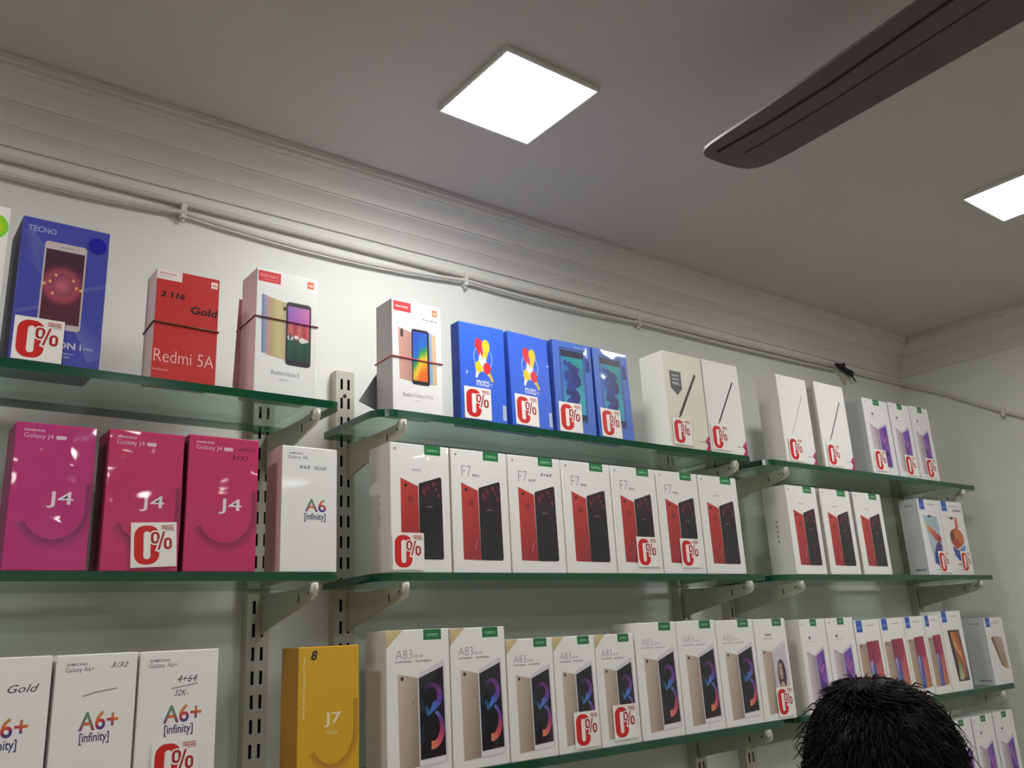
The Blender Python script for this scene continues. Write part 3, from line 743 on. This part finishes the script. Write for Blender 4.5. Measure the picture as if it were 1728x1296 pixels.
# top shelf, right
phone_box(1.473, 1.5755, 1, .490, ('pen2', lambda: pen_art(2)), 'white', 'tall white phone box with a faint pale grey pen', depth=.050, sticker=(.10, .02), film=False, group=G1)
phone_box(1.605, 1.714, 1, .493, ('pen3', lambda: pen_art(3)), 'white', 'tall white phone box with a slim dark grey pen', depth=.050, sticker=(.10, .02), film=False, group=G1)
for i, (a, b_, z) in enumerate(((1.786, 1.892, .481), (1.896, 1.988, .484), (1.991, 2.078, .487))):
    phone_box(a, b_, 1, z, ('lilac', lilac_art), 'greyside', ('first', 'middle', 'last')[i]+' of three white boxes with violet phone screens on the top right shelf', depth=.050, sticker=(.12, .04) if i == 0 else (.34, .03), group=G1)
# second shelf, left
phone_box(.136, .2145, 2, .243, ('j4a', lambda: j4_art(CARD['magenta'][0])), 'magenta', 'magenta phone box with J4 lettering at the left edge, leftmost of three', group=G2)
phone_box(.2265, .3080, 2, .2445, ('j4b', lambda: j4_art(CARD['magenta2'][0])), 'magenta2', 'magenta phone box with a 0% sticker, middle of three', group=G2, sticker=(.38, .03), srot=-.05)
phone_box(.3125, .3965, 2, .247, ('j4c', lambda: j4_art(CARD['magenta2'][0], [('64470', (.70, .905, .95, .93)), ('3+32', (.60, .83, .84, .865))])), 'magenta2', 'magenta phone box with faint dark handwriting, rightmost of three', group=G2)
phone_box(.4255, .5005, 2, .2445, ('a6', lambda: a6_art(False, [('4/64', (.30, .82, .50, .85)), ('Gold', (.58, .82, .80, .852))])), 'pinkside', 'white phone box with pink side and small rainbow lettering, second shelf', group=G2, film=False)
# second shelf, middle: seven alike
FX = [(.577, .672), (.6745, .7735), (.7755, .8775), (.880, .983), (.9855, 1.0885), (1.091, 1.1955), (1.198, 1.3035)]
FL = ['white box with red and black phones and sticker at lower left, first of seven', 'white box with a red and black phone pair, second of seven on the middle shelf', 'white box with a red and black phone pair and grey handwriting, third of seven', 'white box with a red and black phone pair, fourth of seven in the middle bay', 'white box with red and black phones and sticker at lower right, fifth of seven', 'white box with red and black phones and sticker at lower right, sixth of seven', 'white box with red and black phones and no lettering, last of seven']
for i, (a, b_) in enumerate(FX):
    art = ('f7n', lambda: f7_art(None, False)) if i in (0, 6) else ('f7h', lambda: f7_art('4+64')) if i == 2 else ('f7', f7_art)
    sd = (lambda a: [a.rect(.44, .36+.055*k, .51, .392+.055*k, (192, 194, 190)) for k in range(5)]) if i == 0 else None
    phone_box(a, b_, 2, .263, art, 'white', FL[i], depth=.058, group=G2, sticker={0: (.015, .02), 4: (.42, .06), 5: (.40, .06)}.get(i), side=sd)
for i, (a, b_) in enumerate(((1.452, 1.554), (1.567, 1.674), (1.686, 1.794))):
    sd = (lambda a: [a.rect(.42, .36+.055*k, .50, .39+.055*k, (160, 160, 156)) for k in range(5)]) if i == 0 else None
    phone_box(a, b_, 2, .2615, ('f7n', lambda: f7_art(None, False)), 'white', ('first', 'middle', 'last')[i]+' of three white boxes with red and black phones in the right-hand bay', depth=.055, group=G2, side=sd)
vs_ = lambda a: (a.blocks(.30, .90, .75, .93, (150, 144, 140), 5), a.text('vivo', .30, .055, .86, .095, (70, 70, 120), bold=.02, res=2))
phone_box(1.948, 2.046, 2, .2615, ('v2', lambda: vivo_art(2)), 'greyside', 'white blue-tagged box with an orange and a violet feather on the phone screen', depth=.045, group=G2, sticker=(.52, .03), side=vs_)
phone_box(2.049, 2.158, 2, .2625, ('v3', lambda: vivo_art(3)), 'white', 'white box with blue tag and an orange flower on the phone screen', depth=.045, group=G2, sticker=(.50, .04))
# third shelf, left
phone_box(.108, .1915, 3, .0080, ('a6p0', lambda: a6_art(True, [('4/64', (.10, .80, .38, .84)), ('Gold', (.55, .80, .88, .845))])), 'white', 'white box with rainbow lettering cut by the lower left corner, leftmost of three', group=G3, film=False)
phone_box(.1945, .2725, 3, .0075, ('a6p1', lambda: a6_art(True, [('3/32', (.66, .915, .88, .945))], [(.34, .755), (.50, .775), (.76, .79)])), 'white', 'white box with rainbow lettering and one thin pen stroke, middle of three', group=G3, film=False)
phone_box(.2745, .358, 3, .0070, ('a6p2', lambda: a6_art(True, [('4+64', (.47, .80, .73, .845)), ('32K-', (.44, .72, .62, .755))], [(.40, .765), (.74, .79)])), 'white', 'white box with rainbow lettering and a sticker below it, rightmost of three', group=G3, film=False, sticker=(.20, .16))
phone_box(.4515, .5315, 3, .0035, ('j7', j7_art), 'yellow', 'yellow phone box with white lettering and a handwritten 8', group=G3)
# third shelf, middle
AX = [(.5685, .6635, .0185, 0), (.6645, .7555, .018, 0), (.757, .8405, .0, 0), (.8415, .9220, .0, 0), (.923, 1.0045, .0, 0), (1.0075, 1.1025, .0145, 1), (1.1035, 1.2005, .0145, 1), (1.2015, 1.3015, .013, 1), (1.3025, 1.3945, .012, 2)]
AL = ['tall white box with gold corner and gold phone, first beside the yellow box', 'tall white box with gold corner and a gold phone, second in its row', 'shorter white box with gold corner and no sticker, third in its row', 'shorter white box with gold corner and sticker, fourth in its row', 'shorter white box with gold corner and sticker, fifth in its row', 'tall white box with black swirl screen and no gold corner, sixth in its row', 'tall white box with black swirl screen, seventh in its row', 'tall white box with black swirl screen, eighth in its row, left of the portrait box', 'white box with a dark haired portrait on the phone screen']
for i, (a, b_, z, k) in enumerate(AX):
    sd = (lambda a: a.rect(.46, .0, .5, .72, (190, 188, 182))) if i == 0 else None
    phone_box(a, b_, 3, z, ('a83_%d' % k, lambda k=k: a83_art(k)), 'white', AL[i], depth=.055, group=G3, sticker={3: (.36, .03), 4: (.30, .05), 8: (.42, .03)}.get(i))
# third shelf, right
for i, (a, b_) in enumerate(((1.436, 1.519), (1.5205, 1.614))):
    phone_box(a, b_, 3, .008, ('lilac', lilac_art), 'white', ('left', 'right')[i]+' of two white boxes with violet phone screens behind the dark hair', depth=.045, group=G3)
for i, (a, b_, z) in enumerate(((1.6165, 1.708, .001), (1.7095, 1.801, .002), (1.8025, 1.883, .003), (1.8845, 1.9545, .004))):
    phone_box(a, b_, 3, z, ('v0', lambda: vivo_art(0)), 'white', ('first', 'second', 'third', 'fourth')[i]+' of four white boxes with blue tags and magenta wallpaper', depth=.045, group=G3)
phone_box(1.957, 2.051, 3, .011, ('v1', lambda: vivo_art(1)), 'white', 'white box with blue tag and a golden picture in a black frame', depth=.045, group=G3)
phone_box(2.156, 2.250, 3, -.008, ('v4', lambda: vivo_art(4)), 'greyside', 'white box with grey side and a bronze phone, last before the right wall', depth=.050, group=G3, side=vs_)
for i, (a, b_) in enumerate(((1.912, 2.008), (2.012, 2.108), (2.112, 2.208))):
    phone_box(a, b_, 4, -.213, ('lilac', None), 'greyside', ('first', 'middle', 'last')[i]+' of three white boxes with violet screens on the lowest right shelf', depth=.05, group=G4)

# ------------------------------------------------------------------ cables under the moulding
def cable(name, pts, r, label, sag=()):
    b = bmesh.new(); P = [Vector((x, y, Z(z))) for x, y, z in pts]; out = []
    for i in range(len(P)-1):
        sg = sag[i] if i < len(sag) else 0
        for k in range(8):
            t = k/8; p = P[i].lerp(P[i+1], t); p.z -= sg*4*t*(1-t); out.append(p)
    out.append(P[-1]); tube(b, out, r, 8)
    return tag(obj(name, b, M_CABLE), label, 'cable', 'cables under the wall moulding')
yw = WY-.0065
cable('cable', [(LX+.01, yw, .640), (.341, yw, .631), (.837, yw, .628), (1.276, yw, .630), (2.00, yw, .634)], .0045, 'thick pale cable hugging the underside of the moulding')
cable('cable', [(LX+.01, yw-.004, .60), (.12, yw-.004, .607), (.341, yw-.004, .6145), (.837, yw-.004, .6175), (1.276, yw-.004, .6195), (2.00, yw-.004, .6225)], .0036, 'thin pale cable sagging between the wall clips', (.0, .003, .012, .006, .003))
cable('cable', [(2.03, yw, .630), (WX-.012, yw, .632), (WX-.007, 1.06, .573), (WX-.006, .93, .495), (WX-.006, .75, .40)], .0045, 'dark cable running round the corner and down the right wall', (0, 0, .002, 0))
def clip(x, y, z, label, rz=0):
    r = empty('cable_clip', (x, y, Z(z)), rz); tag(r, label, 'clip', 'clips holding the wall cable')
    b = bmesh.new(); bx(b, -.004, .004, -.013, 0, -.012, .012, bev=.001); obj('saddle', b, M_TRIM, r)
    b = bmesh.new(); tube(b, [(0, -.006, -.012), (0, -.006, -.017)], .003, 8); obj('nail', b, M_TRIM, r)
for x, z, l in ((.341, .618, 'small white cable clip above the plain red box'), (.837, .620, 'small white cable clip above the balloon-emblem boxes'), (1.276, .624, 'small white cable clip above the tall pen boxes'), ):
    clip(x, WY, z, l)
clip(WX, .93, .495, 'small white cable clip on the right wall', -PI/2)
r = empty('cable_joint', (2.035, WY-.001, Z(.625))); tag(r, 'dark taped cable joint under the moulding near the corner', 'cable joint')
b = bmesh.new(); tube(b, [(-.038, -.010, .014), (-.02, -.014, .008), (.0, -.012, .004), (.02, -.014, -.004), (.032, -.010, -.008)], [.004, .008, .006, .0085, .004], 8); obj('tape', b, M_BLACK, r)
b = bmesh.new(); prism(b, [(-.022, -.002), (.020, -.010), (.004, -.034)], 'y', -.006, 0); obj('plate', b, M_STEEL, r)
b = bmesh.new(); tube(b, [(.0, -.012, .004), (-.012, -.018, .018), (-.026, -.014, .012)], .0022, 6); tube(b, [(.02, -.012, -.004), (.034, -.014, -.02), (.046, -.010, -.02)], .002, 6); obj('wire', b, M_BLACK, r)

# ------------------------------------------------------------------ person in front of the shelves (only the crown shows)
M_SKIN = mat('skin_brown', (150, 104, 78), .5, noise=.05, nscale=30); M_HAIR = mat('black_hair', (7, 6, 6), .55, spec=.2)
M_SHIRT = mat('dark_shirt_cloth', (40, 44, 58), .8, noise=.1, nscale=60); M_TROU = mat('grey_trouser_cloth', (62, 60, 58), .85); M_SHOE = mat('black_shoe_leather', (22, 20, 20), .35)
def ball(b, c, r, seg=20):
    r = r if isinstance(r, (tuple, list)) else (r, r, r)
    m = Matrix.Translation(c) @ Matrix.Diagonal((*r, 1)); bmesh.ops.create_uvsphere(b, u_segments=seg, v_segments=seg*2//3, radius=1, matrix=m)
def limb(b, pts, rs, seg=14):
    tube(b, pts, list(rs), seg)
    for p, r in zip(pts, rs): ball(b, p, r, 12)
def fused(name, b, m, parent, vox):
    o = obj(name, b, m, parent, smooth=True)
    md = o.modifiers.new('fuse', 'REMESH'); md.mode = 'VOXEL'; md.voxel_size = vox; md.use_smooth_shade = True
    sm = o.modifiers.new('soften', 'SMOOTH'); sm.factor = .6; sm.iterations = 4
    return o
def person():
    r = empty('person', (.985, .597, 0), math.radians(-62))
    tag(r, 'person with short tousled black hair standing with their back to the view', 'person')
    b = bmesh.new()
    ball(b, (0, -.005, 1.485), (.072, .092, .088)); ball(b, (0, .03, 1.435), (.060, .066, .075)); ball(b, (0, .058, 1.385), (.030, .028, .022))
    limb(b, [(0, .088, 1.462), (0, .106, 1.435)], (.009, .014), 10)
    for sx in (-1, 1):
        ball(b, (sx*.030, .083, 1.482), (.024, .012, .008)); ball(b, (sx*.042, .060, 1.43), (.026, .028, .026))
        ball(b, (sx*.075, -.005, 1.455), (.010, .020, .032)); ball(b, (sx*.012, .108, 1.43), (.009, .009, .007))
    ball(b, (0, .096, 1.408), (.024, .010, .006)); ball(b, (0, .094, 1.398), (.021, .010, .006))
    limb(b, [(0, -.02, 1.27), (0, -.005, 1.40)], (.058, .050)); ball(b, (0, 0, 1.18), (.155, .100, .16)); ball(b, (0, 0, 1.01), (.135, .092, .14)); ball(b, (0, 0, .88), (.155, .108, .12))
    for sx in (-1, 1):
        limb(b, [(sx*.04, -.01, 1.30), (sx*.165, -.005, 1.265), (sx*.225, -.03, 1.02), (sx*.215, .06, .80)], (.045, .050, .037, .026))
        ball(b, (sx*.213, .075, .755), (.018, .038, .044))
        for k in range(4):
            y = .048+.018*k; L = (.060, .070, .066, .050)[3-k]
            limb(b, [(sx*.212, y, .725), (sx*.210, y+.004, .725-L*.5), (sx*.200, y+.008, .725-L)], (.0088, .0082, .0070), 8)
        limb(b, [(sx*.205, .105, .77), (sx*.195, .122, .742), (sx*.192, .126, .716)], (.011, .0095, .008), 8)
        limb(b, [(sx*.085, 0, .86), (sx*.092, .012, .46), (sx*.098, -.012, .10)], (.085, .055, .038)); limb(b, [(sx*.098, -.03, .045), (sx*.105, .13, .035)], (.034, .030))
    fused('body', b, M_SKIN, r, .005)
    for sx in (-1, 1):
        b = bmesh.new(); ball(b, (sx*.030, .080, 1.463), .0125); obj('eye', b, mat('eye_white', (236, 232, 226), .2), r, smooth=True)
    b = bmesh.new()
    ball(b, (0, 0, 1.18), (.172, .116, .165)); ball(b, (0, 0, 1.01), (.152, .110, .15)); ball(b, (0, 0, .91), (.168, .122, .09)); tube(b, [(0, -.018, 1.28), (0, -.012, 1.352)], [.075, .064], 18)
    for sx in (-1, 1): limb(b, [(sx*.04, -.01, 1.292), (sx*.168, -.005, 1.262), (sx*.212, -.022, 1.08)], (.056, .062, .058))
    fused('shirt', b, M_SHIRT, r, .007)
    b = bmesh.new(); ball(b, (0, 0, .87), (.166, .118, .10))
    for sx in (-1, 1): limb(b, [(sx*.086, 0, .84), (sx*.094, .012, .46), (sx*.100, -.010, .10)], (.095, .068, .060))
    fused('trousers', b, M_TROU, r, .008)
    for sx in (-1, 1):
        b = bmesh.new(); ball(b, (sx*.106, .05, .045), (.046, .125, .042)); ball(b, (sx*.104, -.03, .055), (.042, .05, .052)); bx(b, sx*.106-.044, sx*.106+.044, -.075, .165, 0, .018, bev=.008)
        fused('shoe', b, M_SHOE, r, .006)
    # hair: a lumpy cap with several hundred tapered locks
    rnd = random.Random(3); b = bmesh.new()
    ball(b, (0, -.012, 1.490), (.080, .097, .094), 28); ball(b, (0, -.052, 1.455), (.072, .062, .075))
    for k in range(46):
        a = rnd.uniform(0, 2*PI); e = rnd.uniform(-.1, 1.5)
        p = (.066*math.cos(a)*math.cos(e), -.014+.082*math.sin(a)*math.cos(e), 1.486+.082*math.sin(e))
        if p[1] > .045 and p[2] < 1.50: continue
        ball(b, p, rnd.uniform(.016, .022), 10)
    hc = fused('hair', b, M_HAIR, r, .004)
    b = bmesh.new()
    for k in range(6500):
        a = rnd.uniform(0, 2*PI); e = math.asin(rnd.uniform(-.35, 1))
        d = Vector((math.cos(a)*math.cos(e), math.sin(a)*math.cos(e), math.sin(e)))
        p = Vector((.081*d.x, -.012+.098*d.y, 1.489+.094*d.z))
        if p.y > .050 and p.z < 1.515: continue
        if p.z < 1.44 and p.y > -.02: continue
        crown = Vector((rnd.uniform(-.2, .2), -.35+rnd.uniform(-.2, .2), .94)).normalized()
        t = (d-crown*d.dot(crown)); t = (t-d*t.dot(d))
        if t.length < 1e-3: continue
        t.normalize(); sw = d.cross(t)
        lift = rnd.uniform(.08, .30); stray = rnd.random() < .05
        if stray: lift = rnd.uniform(.5, 1.0)
        dirn = (t+sw*rnd.uniform(-.55, .75)+d*lift).normalized()
        L = rnd.uniform(.018, .036)
        if d.y > .45 and d.z < .75: L *= 1.35; dirn = (dirn+Vector((0, .75, .05))).normalized()
        q1 = p+dirn*L*.5; q2 = p+dirn*L-d*(.20*L)+Vector((0, 0, -.12*L))
        w = rnd.uniform(.0006, .0014)
        tube(b, [p-d*.006, q1, q2], [w, w*.85, .0003], 4)
    for k in range(500):           # the whorl
        a = rnd.uniform(0, 2*PI); q = rnd.uniform(0, .5)
        d = Vector((q*math.cos(a), -.35+q*math.sin(a), .94)).normalized(); p = Vector((.081*d.x, -.012+.098*d.y, 1.489+.094*d.z))
        a += rnd.uniform(.6, 1.4); dirn = (Vector((math.cos(a), math.sin(a), 0))+d*.25).normalized(); L = rnd.uniform(.02, .034)
        w = rnd.uniform(.0006, .0014); tube(b, [p-d*.006, p+dirn*L*.5, p+dirn*L-d*.22*L], [w, w*.85, .0003], 4)
    obj('hair_locks', b, M_HAIR, hc)
person()
